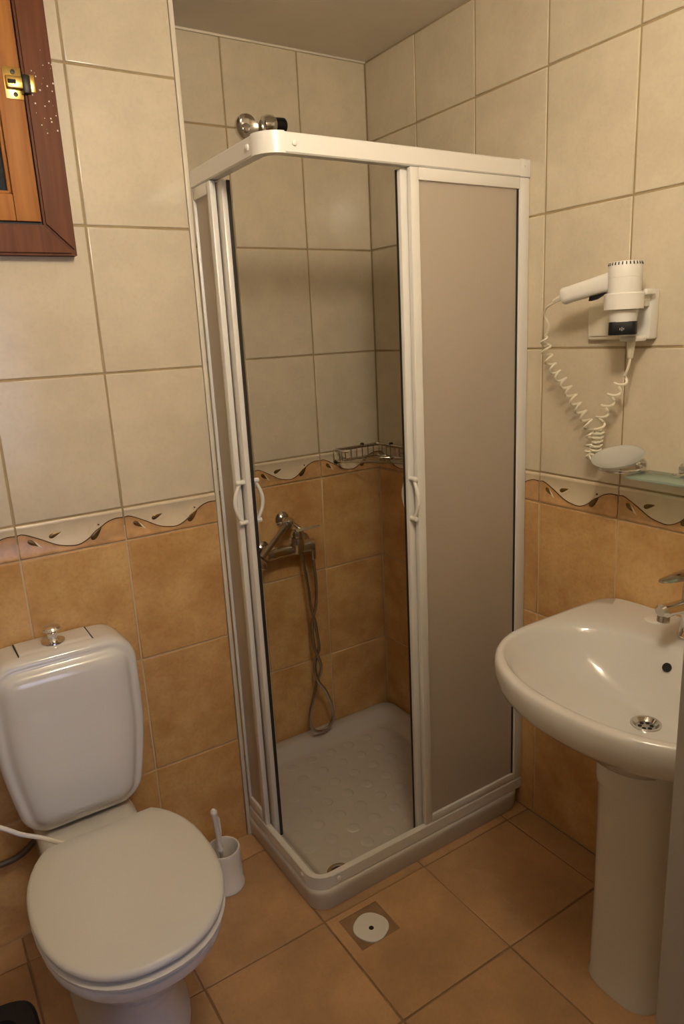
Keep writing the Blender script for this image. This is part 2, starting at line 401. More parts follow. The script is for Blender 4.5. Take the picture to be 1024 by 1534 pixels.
# window in the toilet wall
win = struct('window_1', label='small wooden window with brass latch and dark glass above the toilet')
win.location = (-1.372, -D, 1.668)
yf = -.345
def frame_member(name, p, mt, y0, y1, bev, parent):
    b = new(); loft(b, [[Vector((px, y0, pz)) for px, pz in p], [Vector((px, y1, pz)) for px, pz in p]])
    bmesh.ops.bevel(b, geom=[e for e in b.edges if min(v.co.y for v in e.verts) < min(y0, y1)+1e-5 and max(v.co.y for v in e.verts) < min(y0, y1)+1e-5], offset=bev, segments=2, affect='EDGES')
    return obj(name, b, mt, parent)
def mitre(name, x0, x1, z0, z1, wx, mt, ya, yb, bev, parent, gap=.0006):
    for p in ([(x1, z0), (x1, z1), (x1-wx, z1-wx), (x1-wx, z0+wx)], [(x0, z0), (x0+wx, z0+wx), (x0+wx, z1-wx), (x0, z1)],
              [(x0, z0-gap), (x1, z0-gap), (x1-wx, z0+wx-gap), (x0+wx, z0+wx-gap)], [(x0, z1), (x0+wx, z1-wx), (x1-wx, z1-wx), (x1, z1)]):
        frame_member(name, p, mt, yb, ya, bev, parent)
mitre('frame_board', -1.70, -1.050, 1.668, 2.255, .062, 'frame_wood', yf, -D-.001, .005, win)
# sash with stepped moulding round the pane
SX0, SX1, SZ0, SZ1 = -1.632, -1.1145, 1.736, 2.187
def sash_member(x0, x1, z0, z1):
    b = new(); box(b, x0, x1, -.338, -D-.001, z0, z1, .002); return obj('sash_board', b, 'sash_wood', win)
sash_member(SX1-.050, SX1, SZ0, SZ1); sash_member(SX0, SX0+.060, SZ0, SZ1)
sash_member(SX0+.0605, SX1-.0505, SZ0, SZ0+.053); sash_member(SX0+.0605, SX1-.0505, SZ1-.053, SZ1)
b = new(); px0, px1, pz0, pz1 = SX0+.060, SX1-.050, SZ0+.053, SZ1-.053
for a in ((px0, px0+.008, pz0, pz1), (px1-.008, px1, pz0, pz1), (px0, px1, pz0, pz0+.008), (px0, px1, pz1-.008, pz1)):
    box(b, a[0], a[1], -.331, -D-.001, a[2], a[3], .003)
obj('glazing_bead', b, 'sash_wood', win)
b = new(); box(b, px0, px1, -.321, -.316, pz0, pz1); obj('pane', b, 'dark_glass', win, label='dark textured glass pane')
b = new(); box(b, SX1, -1.050-.062+.001, -.330, -D-.001, SZ0-.02, SZ1+.02); box(b, SX0-.02, SX1, -.330, -D-.001, SZ0-.008, SZ0); obj('shadow_gap', b, 'rubber_gap_dark', win, label='dark gap between sash and frame')
# brass latch
lx, lz = -1.134, 2.002
b = new(); box(b, lx-.016, lx+.020, -.3395, -.337, lz-.030, lz+.030, .0012); lat = obj('latch_plate', b, 'brass', win, label='brass latch plate')
b = new(); box(b, lx-.013, lx+.026, -.350, -.339, lz-.012, lz+.012, .003); obj('latch_barrel', b, 'brass', lat)
b = new(); box(b, lx-.010, lx+.006, -.3515, -.349, lz-.004, lz+.004, .0015); obj('slot', b, 'dark_hole', lat)
for dz in (-.021, .021):
    b = new(); lathe(b, [(.0045,0),(.0045,.0015),(.002,.002)], (lx+.004, -.3395, lz+dz), (0,-1,0), 10); obj('screw', b, 'dark_bolt', lat)
b = new(); box(b, lx+.018, lx+.034, -.353, -.337, lz-.020, lz+.016, .003); obj('latch_bolt', b, 'dark_bolt', lat, label='dark sliding bolt')
b = new(); box(b, lx+.033, lx+.044, -.3465, -.344, lz-.015, lz+.018, .0012); obj('strike_plate', b, 'brass', win, label='worn strike plate on the frame')

# door frame on the right of the camera
door = struct('door_1', label='painted door frame at the right edge of the picture')
door.location = (-.95, YF, 0)
JX = -.948
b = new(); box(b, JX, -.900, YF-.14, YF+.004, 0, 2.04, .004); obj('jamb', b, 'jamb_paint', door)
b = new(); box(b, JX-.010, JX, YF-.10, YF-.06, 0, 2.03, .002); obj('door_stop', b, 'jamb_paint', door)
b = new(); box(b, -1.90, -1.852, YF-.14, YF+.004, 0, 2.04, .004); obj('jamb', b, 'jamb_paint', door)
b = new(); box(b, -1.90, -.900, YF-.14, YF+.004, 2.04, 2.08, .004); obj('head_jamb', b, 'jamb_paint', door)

# ceiling light (out of view, lights the room)
cl = thing('ceiling_light', 'round ceiling lamp in the middle of the bathroom ceiling, above the view', 'lamp', (LAMP_POS[0], LAMP_POS[1], H))
lp = Vector(LAMP_POS)
b = new(); lathe(b, [(.06,-.001),(.06,-.015),(.02,-.03),(.016,-.05)], (lp.x, lp.y, H)); obj('lamp_holder', b, 'white_plastic', cl)
b = new(); lathe(b, [(.006,.035),(.008,.012),(.0085,.004),(.0085,-.004),(.006,-.009),(.002,-.011)], lp, n=20); obj('bulb', b, 'lamp_glow', cl)
for a in (0, 2.1, 4.2):
    b = new(); tube(b, [lp+Vector((.055*math.cos(a), .055*math.sin(a), .155)), lp+Vector((.105*math.cos(a), .105*math.sin(a), .04)), lp+Vector((.100*math.cos(a), .100*math.sin(a), -.06)), lp+Vector((.075*math.cos(a), .075*math.sin(a), -.124))], .0018, 6); obj('lamp_rod', b, 'brass', cl)
b = new(); lathe(b, [(.004,-.150),(.04,-.142),(.078,-.130),(.084,-.124),(.076,-.122)], lp, n=28); obj('light_blocking_cap', b, 'brass', cl)  # opaque cap added below the bulb to keep its light off the floor
ld = bpy.data.lights.new('lamp_bulb', 'POINT'); ld.energy = LAMP_POWER; ld.color = LAMP_COL; ld.shadow_soft_size = 0.09
lo = bpy.data.objects.new('lamp_bulb', ld); COL.objects.link(lo); lo.location = LAMP_POS

# ------------------------------------------------------------------ shower tray
TX0, TY0 = -.7595, -.7075
def tray_ring(off, z, r=.05, n=8):
    """rounded rectangle of the tray, inset by off on every side"""
    x0, x1, y0, y1 = TX0+off, -.002-off, TY0+off, -.002-off
    rr = max(r-off*.3, .015); pts = []
    for cx, cy, a0, rad in ((x0+rr, y0+rr, PI, rr), (x1-rr, y0+rr, 1.5*PI, rr), (x1-rr, y1-rr, 0, rr), (x0+rr, y1-rr, .5*PI, rr)):
        for i in range(n+1):
            a = a0+i/n*PI/2; pts.append(Vector((cx+rad*math.cos(a), cy+rad*math.sin(a), z)))
    return pts
tray = thing('shower_tray', 'white square shower tray with raised anti-slip dots', 'shower tray', (-.38, -.36, 0))
b = new()
loft(b, [tray_ring(.005, .0005), tray_ring(.003, .008), tray_ring(.001, .042), tray_ring(.000, .052), tray_ring(.002, .058), tray_ring(.006, .061), tray_ring(.040, .061), tray_ring(.046, .059), tray_ring(.050, .052), tray_ring(.074, .026), tray_ring(.080, .0225), tray_ring(.090, .0205), tray_ring(.25, .0190)])
obj('basin', b, 'acrylic_tray', tray, ang=50)
b = new(); lathe(b, [(.020,0),(.019,.0016),(.017,.0024),(.008,.0026)], (0,0,0), n=18, cap0=False); dotm = mesh_of('raised_dot', b, 'acrylic_tray')
for i in range(8):
    for j in range(7):
        x = -.66+.078*i; y = -.573+.0755*j
        if (i + j) % 2 and False: continue
        if x < -.62 and y < -.56: continue
        inst('raised_dot', dotm, (x, y, .0197), parent=tray)
b = new(); lathe(b, [(.036,.0190),(.036,.0225),(.030,.023),(.026,.0212)], (-.637, -.628, 0), cap0=False, cap1=False); dr = obj('drain', b, 'steel', tray, label='metal drain rim')
b = new(); lathe(b, [(.027,.0208),(.010,.0210)], (-.637, -.628, 0), cap0=False); obj('drain_opening', b, 'dark_hole', dr)

# ------------------------------------------------------------------ shower enclosure
encl = thing('shower_enclosure', 'white framed corner shower cabin with frosted sliding panels', 'shower cabin', (-.38, -.36, .061))
FXs, FYs = -.755, -.700
def rail_path(out, r=.05, n=8):
    x, y = FXs+out, FYs+out; P = [(x, -D-.001, 1, 0)]
    P.append((x, y+r, 1, 0))
    for i in range(1, n):
        a = PI + i/n*PI/2; P.append((x+r+r*math.cos(a), y+r+r*math.sin(a), -math.cos(a), -math.sin(a)))
    P += [(x+r, y, 0, 1), (-.001, y, 0, 1)]
    return P
def rail(name, z0, z1, dep, prof=None):
    b = new(); bv = .003
    prof = [(bv,z0),(0,z0+bv),(0,z1-bv),(bv,z1),(dep-bv,z1),(dep,z1-bv),(dep,z0+bv),(dep-bv,z0)]
    sweep(b, rail_path(0), prof); return obj(name, b, 'white_paint', encl, ang=30)
rail('top_rail', 1.828, 1.868, .028)
rail('bottom_rail', .0612, .098, .0175)
# corner sleeves and rivets
for z0, z1 in ((1.8275, 1.8685), (.0608, .0985)):
    b = new(); P = [p for p in rail_path(-.0012, .0512)][1:-1]
    sweep(b, P, [(0,z0),(0,z1),(.003,z1),(.003,z0)]); obj('corner_sleeve', b, 'white_paint', encl)
for (x, y, ax) in ((FXs, -.632, (-1,0,0)), (-.683, FYs, (0,-1,0))):
    for z in (1.848, .080):
        b = new(); lathe(b, [(.0065,0),(.006,.003),(.003,.0048)], (x, y, z), ax, 12); obj('rivet', b, 'white_plastic', encl)
def vpost(name, x0, x1, y0, y1, z0, z1, bev=.003, parent=None, mt='white_paint'):
    b = new(); box(b, x0, x1, y0, y1, z0, z1, bev); return obj(name, b, mt, parent or encl)
# wall profiles
vpost('wall_profile', -.034, -.001, FYs, FYs+.036, .0990, 1.8275)
vpost('wall_profile', FXs+.001, FXs+.036, -D-.0092, -D-.0017, .0990, 1.8275)
b = new(); box(b, -.036, -.0005, FYs-.0015, FYs+.036, 1.8278, 1.8695, .002); obj('end_cap', b, 'white_paint', encl)
b = new(); lathe(b, [(.004,0),(.003,.0015)], (-.020, FYs-.0015, 1.855), (0,-1,0), 10); obj('screw', b, 'white_plastic', encl)
# fixed panel, front
def panel(name, label=None):
    o = bpy.data.objects.new(name, None); COL.objects.link(o); o.parent = encl
    return o
pf = panel('fixed_panel')
vpost('stile', -.385, -.360, FYs+.001, FYs+.016, .099, 1.827, .003, pf)
vpost('top_bar', -.3595, -.0345, FYs+.001, FYs+.016, 1.800, 1.827, .002, pf)
vpost('bottom_bar', -.3595, -.0345, FYs+.001, FYs+.016, .099, .122, .002, pf)
vpost('pane', -.3615, -.040, FYs+.008, FYs+.012, .121, 1.801, 0, pf, 'frosted_pane')
vpost('gap_shade_strip', -.040, -.0345, FYs+.006, FYs+.014, .121, 1.801, 0, pf, 'rubber_gap_dark')  # black strip: shade of the gap beside the pane, put into colour
# sliding door, front (pushed behind the fixed panel)
sf = panel('sliding_door')
vpost('stile', -.401, -.366, FYs+.019, FYs+.037, .066, 1.826, .004, sf)
vpost('stile', -.100, -.070, FYs+.019, FYs+.037, .066, 1.826, .004, sf)
vpost('top_bar', -.3655, -.1005, FYs+.019, FYs+.037, 1.80, 1.826, .002, sf)
vpost('bottom_bar', -.3655, -.1005, FYs+.019, FYs+.037, .066, .125, .002, sf)
vpost('pane', -.3665, -.0995, FYs+.026, FYs+.030, .124, 1.801, 0, sf, 'frosted_pane')
vpost('rubber_seal', -.4022, -.4012, FYs+.030, FYs+.037, .068, 1.824, 0, sf, 'rubber_gap_dark')
# fixed panel, side
pl_ = panel('fixed_panel')
vpost('stile', FXs+.001, FXs+.016, -.423, -.402, .099, 1.827, .003, pl_)
vpost('top_bar', FXs+.001, FXs+.016, -.4025, -D-.009, 1.800, 1.827, .002, pl_)
vpost('bottom_bar', FXs+.001, FXs+.016, -.4025, -D-.009, .099, .135, .002, pl_)
vpost('pane', FXs+.008, FXs+.012, -.404, -D-.009, .134, 1.801, 0, pl_, 'frosted_pane')
sl = panel('sliding_door')
vpost('stile', FXs+.019, FXs+.037, -.447, -.412, .066, 1.826, .004, sl)
vpost('stile', FXs+.019, FXs+.037, -.350, -.325, .066, 1.826, .004, sl)
vpost('top_bar', FXs+.019, FXs+.037, -.4115, -.3505, 1.80, 1.826, .002, sl)
vpost('bottom_bar', FXs+.019, FXs+.037, -.4115, -.3505, .066, .125, .002, sl)
vpost('pane', FXs+.026, FXs+.030, -.4130, -.3490, .124, 1.801, 0, sl, 'frosted_pane')
vpost('rubber_seal', FXs+.032, FXs+.040, -.4505, -.4475, .068, 1.824, 0, sl, 'rubber_gap_dark')
def door_handle(base, nrm, parent, z0=1.005, z1=1.108):
    n = Vector(nrm); B = Vector(base); b = new()
    for z in (z0, z1):
        lathe(b, [(.0065,0),(.0060,.010),(.0068,.017),(.0060,.022),(.003,.0235)], (B.x, B.y, z), nrm, 14)
    P = []
    for i in range(13):
        t = i/12; z = z0+.004+(z1-z0-.008)*t
        P.append(B*1 + n*(.014+.016*math.sin(PI*t)) + Vector((0,0,z-B.z)))
    tube(b, P, [.0042+.0012*math.sin(PI*i/12) for i in range(13)], 10)
    obj('handle', b, 'white_plastic', parent)
door_handle((-.394, FYs+.019, 1.05), (0,-1,0), sf)
door_handle((-.380, FYs+.037, 1.05), (0,1,0), sf)
door_handle((FXs+.019, -.434, 1.05), (-1,0,0), sl, 1.01, 1.115)
door_handle((FXs+.037, -.434, 1.05), (1,0,0), sl, 1.01, 1.115)

# ------------------------------------------------------------------ shower fittings
fl = thing('wall_flange', 'round dished chrome wall flange high above the shower rail', 'flange', (-.437, 0, 2.068))
b = new(); lathe(b, [(.037,.0005),(.038,.008),(.036,.012),(.030,.009),(.016,.004)], (-.437, 0, 2.068), (0,-1,0), 28); obj('flange_plate', b, 'chrome', fl)
b = new(); lathe(b, [(.012,.002),(.012,.007),(.010,.009),(.004,.0095)], (-.437, 0, 2.068), (0,-1,0), 20); obj('hub', b, 'steel', fl)
hd = thing('shower_head_bracket', 'chrome swivel bracket with black clip beside the wall flange', 'bracket', (-.375, 0, 2.070))
b = new(); lathe(b, [(.014,.0005),(.014,.006),(.008,.010),(.008,.03)], (-.377, 0, 2.074), (0,-1,0), 18); obj('bracket_arm', b, 'chrome', hd)
b = new(); lathe(b, [(.012,-.028),(.022,-.022),(.027,-.008),(.027,.008),(.022,.016)], (-.377, -.035, 2.074), (1,0,.05), 22); obj('barrel', b, 'chrome', hd)
b = new(); lathe(b, [(.020,.0165),(.021,.020),(.021,.048),(.018,.052)], (-.377, -.035, 2.074), (1,0,.05), 20); obj('clip', b, 'black_plastic', hd, label='black plastic clip')
b = new(); lathe(b, [(.006,0),(.007,.012),(.004,.02)], (-.385, -.045, 2.046), (-.3,-.2,-1), 12); obj('screw_knob', b, 'chrome', hd)

mx = thing('shower_mixer', 'chrome single-lever shower mixer on the back wall', 'mixer tap', (-.42, 0, .785))
for x in (-.497, -.342):
    b = new(); lathe(b, [(.031,.0005),(.031,.004),(.022,.014),(.014,.018),(.014,.045)], (x, 0, .782), (0,-1,0), 24); obj('flange', b, 'chrome', mx)
b = new(); lathe(b, [(.015,-.093),(.021,-.088),(.021,-.060),(.019,-.055),(.019,.055),(.021,.060),(.021,.082),(.015,.086)], (-.4195, -.065, .782), (1,0,0), 24); obj('body', b, 'chrome', mx)
b = new(); lathe(b, [(.018,-.024),(.026,-.015),(.027,.012),(.024,.030),(.021,.036)], (-.400, -.066, .790), (0,-.2,1), 24); obj('cartridge_housing', b, 'chrome', mx)
b = new(); lathe(b, [(.019,.037),(.020,.050),(.014,.060)], (-.400, -.066, .790), (0,-.2,1), 20)
rg = []
for t, wd, hh in ((0,.017,.006),(.3,.015,.0055),(.6,.012,.0045),(.9,.009,.004),(1,.005,.003)):
    p = Vector((-.408+.088*t, -.078-.014*t, .846+.006*t)); rg.append([p+Vector((0,-wd*.8,0)), p+Vector((0,0,hh)), p+Vector((0,wd*.8,0)), p+Vector((0,0,-hh))])
loft(b, rg); obj('lever', b, 'chrome', mx)
b = new(); lathe(b, [(.010,-.034),(.012,-.030),(.012,-.010),(.014,.0)], (-.340, -.068, .768), (0,0,1), 16); obj('hose_outlet', b, 'chrome', mx)
sh = thing('hand_shower', 'chrome hand shower in its wall clip, hose looping down to the tray', 'hand shower', (-.405, 0, .870))
b = new(); lathe(b, [(.026,.0005),(.026,.005),(.020,.013),(.012,.017),(.011,.045)], (-.413, 0, .874), (0,-1,0), 24); obj('clip_rosette', b, 'chrome', sh)
b = new(); lathe(b, [(.014,-.018),(.017,-.012),(.017,.012),(.014,.018)], (-.418, -.058, .872), (-.62,-.72,-.18), 18); obj('clip', b, 'chrome', sh)
h0 = Vector((-.405, -.042, .876)); h1 = Vector((-.600, -.205, .822))
hp = [h0.lerp(h1, t) for t in (0,.15,.3,.36,.40,.7,1.0)]
b = new(); tube(b, hp, [.0085,.010,.0105,.0105,.0085,.0095,.0115], 14); obj('handle', b, 'steel', sh)
b = new(); dv = (h1-h0).normalized(); hdn = Vector((-.35,-.25,-.9)).normalized()
lathe(b, [(.012,-.02),(.030,-.006),(.034,.004),(.034,.012),(.030,.014)], h1+dv*.03, hdn, 22); obj('spray_head', b, 'chrome', sh)
A_ = [(-.372,-.060,.836),(-.378,-.050,.795),(-.375,-.055,.753),(-.369,-.07,.651),(-.363,-.07,.565),(-.353,-.077,.509),(-.343,-.07,.451),(-.340,-.07,.403),(-.351,-.063,.366),(-.362,-.07,.33),(-.355,-.077,.283),(-.325,-.07,.236),(-.303,-.07,.17),(-.299,-.07,.118),(-.322,-.07,.088),(-.358,-.07,.084),(-.385,-.07,.103),(-.394,-.07,.153),(-.379,-.07,.213),(-.356,-.063,.271),(-.339,-.07,.314),(-.343,-.077,.356),(-.358,-.07,.408),(-.363,-.07,.465),(-.355,-.063,.509),(-.342,-.07,.568),(-.336,-.07,.642),(-.340,-.068,.737)]
A_ = [(-.408,-.040,.874)] + A_
b = new(); tube(b, smooth_path(A_, 6), .0058, 10); obj('hose', b, 'steel', sh, label='flexible metal hose')

# corner wire basket
bk = thing('corner_basket', 'chrome wire soap basket in the corner of the shower', 'wire basket', (0, 0, 1.045))
AL, AR, ZT, ZL = .188, .235, 1.083, 1.043
o_ = .008
def wire(name, P, r=.0026, n=8): 
    b = new(); tube(b, P, r, n); return obj(name, b, 'chrome', bk)
wire('top_rail', [(-AL+.02,-.055,ZT-.006),(-AL,-.040,ZT-.003),(-AL,-o_,ZT),(-o_-.01,-o_,ZT),(-o_,-o_-.01,ZT),(-o_,-AR,ZT),(-.040,-AR,ZT-.003),(-.075,-AR+.02,ZT-.006)], .0034)
wire('base_rail', [(-AL,-o_,ZL),(-o_-.01,-o_,ZL),(-o_,-o_-.01,ZL),(-o_,-AR,ZL)], .003)
wire('front_rail', [(-AL,-o_,ZL),(-AL,-.045,ZL),(-.05,-AR,ZL),(-o_,-AR,ZL)], .003)
for k in range(1, 5):
    t = k/5.0
    wire('base_wire', [(-AL*(1-t)-.01,-o_,ZL),(-AL*(1-t)-.004,-.045*(1-t)-o_,ZL),(-.05*(1-t)-o_,-AR*(1-t)-.004,ZL),(-o_,-AR*(1-t)-.01,ZL)], .002)
b = new(); tube(b, [(0,0,ZL-(ZL+ZT)/2),(0,0,ZT-(ZL+ZT)/2)], .0021, 6); um = mesh_of('upright', b, 'chrome')
for k in range(8): inst('upright', um, (-.03-.024*k, -o_, (ZL+ZT)/2), parent=bk)
for k in range(9): inst('upright', um, (-o_, -.03-.025*k, (ZL+ZT)/2), parent=bk)
for (x, y) in ((-AL, -.042), (-.048, -AR)): wire('post', [(x, y, ZL), (x, y, ZT-.004)], .0026)
for c, ax in (((-AL, 0, ZL-.004), (0,-1,0)), ((0, -AR, ZL-.004), (-1,0,0)), ((-.075,0,ZT+.002),(0,-1,0)), ((0,-.08,ZT+.002),(-1,0,0))):
    b = new(); lathe(b, [(.007,.0005),(.007,.008),(.004,.011)], c, ax, 12); obj('wall_plug', b, 'dark_bolt', bk)

# ------------------------------------------------------------------ floor drain
fd = thing('floor_drain', 'square floor drain patch with round white cover in front of the shower', 'floor drain', (-.662, -.80, -.004))
b = new(); box(b, DRX0+.001, DRX1-.001, DRY0+.001, DRY1-.001, -.0065, -.0028, .001); obj('mortar_bed', b, 'mortar', fd, label='rough mortar square')
b = new(); rg = []
for z, k in ((-.0029,1.0),(.0012,1.0),(.002,.96),(.002,.2)):
    rg.append([Vector((-.662+k*sup(t,.044,.044,2.35)[0]*math.cos(.5)-k*sup(t,.044,.044,2.35)[1]*math.sin(.5), -.812+k*sup(t,.044,.044,2.35)[0]*math.sin(.5)+k*sup(t,.044,.044,2.35)[1]*math.cos(.5), z)) for t in [2*PI*i/32 for i in range(32)]])
loft(b, rg, cap0=False); obj('cover', b, 'white_plastic', fd, label='round white plastic cover')
b = new(); lathe(b, [(.0065,.0020),(.0065,.0024)], (-.664,-.816,0), n=14); obj('cover_hole', b, 'dark_hole', fd)

# ------------------------------------------------------------------ toilet
TXC = -1.226
toi = thing('toilet', 'white close-coupled toilet with closed lid against the left wall', 'toilet', (TXC, -.62, 0))
def egg(cx, cy, a, bf, bb, z, e=2.2, yclip=None, n=48):
    P = []
    for i in range(n):
        t = 2*PI*i/n; x, y = sup(t, a, bb if math.sin(t) > 0 else bf, e)
        y = cy+y
        if yclip is not None: y = min(y, yclip)
        P.append(Vector((cx+x, y, z)))
    return P
b = new()
loft(b, [egg(TXC,-.60,.120,.235,.22,.0005,2.6), egg(TXC,-.60,.118,.232,.22,.012,2.6), egg(TXC,-.61,.104,.215,.23,.05,2.5), egg(TXC,-.62,.100,.205,.22,.12,2.4), egg(TXC,-.645,.112,.215,.20,.19,2.3), egg(TXC,-.70,.140,.225,.20,.26,2.25), egg(TXC,-.745,.163,.225,.195,.315,2.2), egg(TXC,-.768,.177,.236,.20,.352,2.2), egg(TXC,-.768,.179,.239,.20,.372,2.2), egg(TXC,-.768,.170,.230,.195,.379,2.2)])
obj('bowl', b, 'ceramic', toi, ang=60)
b = new(); box(b, TXC-.118, TXC+.118, -.62, -D-.006, .18, .340, .03, 4); obj('cistern_shelf', b, 'ceramic', toi)
YB = -.578
b = new(); loft(b, [egg(TXC,-.768,.170,.222,.228,.380,2.25,YB+.005), egg(TXC,-.768,.182,.244,.236,.384,2.25,YB+.004), egg(TXC,-.768,.183,.2455,.237,.391,2.25,YB+.004), egg(TXC,-.768,.178,.238,.234,.3945,2.25,YB+.003)]); obj('seat', b, 'seat_plastic', toi, ang=60)
b = new(); loft(b, [egg(TXC,-.768,.176,.233,.230,.3995,2.25,YB), egg(TXC,-.768,.1825,.241,.236,.4045,2.25,YB), egg(TXC,-.768,.1835,.242,.236,.410,2.25,YB), egg(TXC,-.768,.181,.239,.234,.4155,2.25,YB-.001), egg(TXC,-.768,.174,.232,.23,.4185,2.25,YB-.005), egg(TXC,-.768,.10,.14,.14,.4205,2.25,YB-.05), egg(TXC,-.768,.02,.03,.03,.421,2.25)]); obj('lid', b, 'seat_plastic', toi, ang=60)
for x in (TXC-.07, TXC+.07):
    b = new(); lathe(b, [(.013,.341),(.013,.392),(.010,.398)], (x, -.562, 0), n=16); obj('hinge', b, 'seat_plastic', toi)
# cistern: rounded slab with a raised cushion on its front
def cist(y, ins, n=9):
    z0, z1 = .348+ins, .796-ins; zc = (z0+z1)/2
    rt, rb = max(.070-ins, .03), max(.055-ins, .025); P = []
    def hw(z):   # half width: widest at two thirds, drawn in to the bottom
        t = (z-.348)/(.448); return .171 - .030*max(0, .55-t)**1.5*3.0 - .006*max(0, t-.7) - ins
    for cz, r, s, a0 in ((z0+rb, rb, -1, PI), (z0+rb, rb, 1, 1.5*PI), (z1-rt, rt, 1, 0), (z1-rt, rt, -1, .5*PI)):
        for i in range(n):
            a = a0+i/(n-1)*PI/2; z = cz+r*math.sin(a); h = hw(z)
            P.append(Vector((TXC + s*(h-r)+r*math.cos(a), y, z)))
        if s == 1 and a0 == 1.5*PI:
            for k in range(1, 8):
                z = (z0+rb)+(z1-rt-z0-rb)*k/8; P.append(Vector((TXC+hw(z), y, z)))
    for k in range(1, 8):
        z = (z1-rt)+(z0+rb-z1+rt)*k/8; P.append(Vector((TXC-hw(z), y, z)))
    return P
cis = None
b = new(); loft(b, [cist(-D-.005,.004), cist(-.405,.0), cist(-.420,.002), cist(-.430,.006), cist(-.435,.012), cist(-.4355,.018), cist(-.4355,.022), cist(-.438,.027), cist(-.446,.033), cist(-.453,.042), cist(-.457,.058), cist(-.459,.085), cist(-.460,.120)])
cis = obj('cistern', b, 'ceramic', toi, ang=70)
b = new(); rg = []
for x in (-1.313, -1.3115, -1.152, -1.1505):
    ed = .0022 if x in (-1.313, -1.1505) else 0
    rg.append([Vector((x, yy, zz-ed)) for yy, zz in ((-.325,.790),(-.325,.7978),(-.34,.7988),(-.385,.7988),(-.402,.7975),(-.4115,.793),(-.4125,.786))])
loft(b, rg); obj('cistern_cover', b, 'ceramic', toi, ang=50)
for x in (-1.3140, -1.1495):
    b = new(); box(b, x-.0011, x+.0011, -.408, -.324, .790, .7968); obj('cover_gap', b, 'dark_hole', toi)
kc = (-1.232, -.372, .7988)
b = new(); lathe(b, [(.027,0),(.0265,.003),(.016,.005),(.0115,.010),(.0115,.023),(.014,.027),(.020,.030),(.0215,.034),(.019,.038),(.007,.040)], kc, n=28); obj('flush_knob', b, 'chrome', toi, label='chrome pull-up flush knob')
hs = thing('bidet_hose', 'thin white hose hanging across the cistern, running under the toilet lid', 'hose', (-1.42, -.50, .455))
b = new(); tube(b, smooth_path([(-1.62,-.43,.62),(-1.52,-.47,.52),(-1.418,-.5,.455),(-1.382,-.505,.424),(-1.344,-.51,.400),(-1.310,-.535,.387),(-1.285,-.560,.386)], 6), .0052, 10); obj('tube', b, 'white_plastic', hs)
b = new(); lathe(b, [(.0075,0),(.0075,.02),(.006,.022)], (-1.298,-.547,.3862), (.70,-.71,0), 12); obj('nozzle_joint', b, 'white_plastic', hs)
ph = thing('supply_pipe', 'dark supply pipe curving from the wall behind the toilet', 'pipe', (-1.43, -.335, .25))
b = new(); tube(b, smooth_path([(-1.60,-.322,.30),(-1.52,-.335,.262),(-1.427,-.335,.248),(-1.381,-.335,.253),(-1.345,-.335,.276),(-1.325,-.345,.31)], 6), .008, 10); obj('tube', b, 'grey_hose', ph)
b = new(); lathe(b, [(.02,.0005),(.02,.004),(.012,.008)], (-1.60, -D, .30), (0,-1,0), 16); obj('rosette', b, 'steel', ph)

# toilet brush
BX, BY = -.902, -.455
br = thing('toilet_brush', 'white plastic toilet brush in an open round holder beside the toilet', 'toilet brush', (BX, BY, 0))
b = new(); lathe(b, [(.040,.0005),(.051,.001),(.052,.004),(.050,.008),(.0485,.010),(.0465,.10),(.0465,.116),(.045,.119),(.042,.119),(.040,.115),(.040,.012),(.01,.010)], (BX, BY, 0), n=32); obj('holder', b, 'white_plastic', br, ang=50)
t0 = Vector((BX-.004, BY-.002, .05)); t1 = Vector((BX-.017, BY-.004, .25)); q = [t0.lerp(t1, t) for t in (0,.3,.34,.36,.40,.6,.62,.9,.94,.97,1.0)]
b = new(); tube(b, q, [.005,.005,.0095,.0095,.006,.006,.0075,.0075,.0095,.009,.004], 14); obj('handle', b, 'white_plastic', br)
b = new(); tube(b, [t1+Vector((.008,.0,-.025)), t1+Vector((.012,0,-.035)), t1+Vector((.014,0,-.075)), t1+Vector((.013,0,-.095))], [.003,.0035,.003,.002], 8); obj('hanging_hook', b, 'white_plastic', br)
b = new()
for k in range(46):
    a = k*2.4; z = .022+.045*((k*7) % 46)/46; c = Vector((BX, BY, z)); d2 = Vector((math.cos(a), math.sin(a), .15))
    tube(b, [c, c+d2*.030], [.0016,.0008], 4)
o = obj('bristles', b, 'bristle', br); o['kind'] = 'stuff'

# black bin
bn = thing('waste_bin', 'black waste bin with an open rounded rim, bottom left beside the toilet', 'bin', (-1.56, -.90, 0))
def rrect(cx, cy, a, c_, z, e=5, n=40): return [Vector((cx+sup(2*PI*i/n, a, c_, e)[0], cy+sup(2*PI*i/n, a, c_, e)[1], z)) for i in range(n)]
b = new(); loft(b, [rrect(-1.56,-.90,.095,.075,.0005), rrect(-1.56,-.90,.12,.095,.255), rrect(-1.56,-.90,.131,.106,.262), rrect(-1.56,-.90,.132,.107,.285), rrect(-1.56,-.90,.126,.101,.292), rrect(-1.56,-.90,.098,.072,.288), rrect(-1.56,-.90,.094,.069,.27), rrect(-1.56,-.90,.08,.055,.06)]); obj('body', b, 'black_plastic', bn, ang=50)
b = new(); loft(b, [rrect(-1.56,-.90,.088,.063,.19), rrect(-1.56,-.90,.085,.060,.225), rrect(-1.555,-.895,.05,.04,.237), rrect(-1.55,-.90,.01,.01,.240)]); obj('crumpled_paper', b, mat('paper', (.45,.36,.25), .8, noise=.3, scale=30, bump=.6, bscale=40), bn)

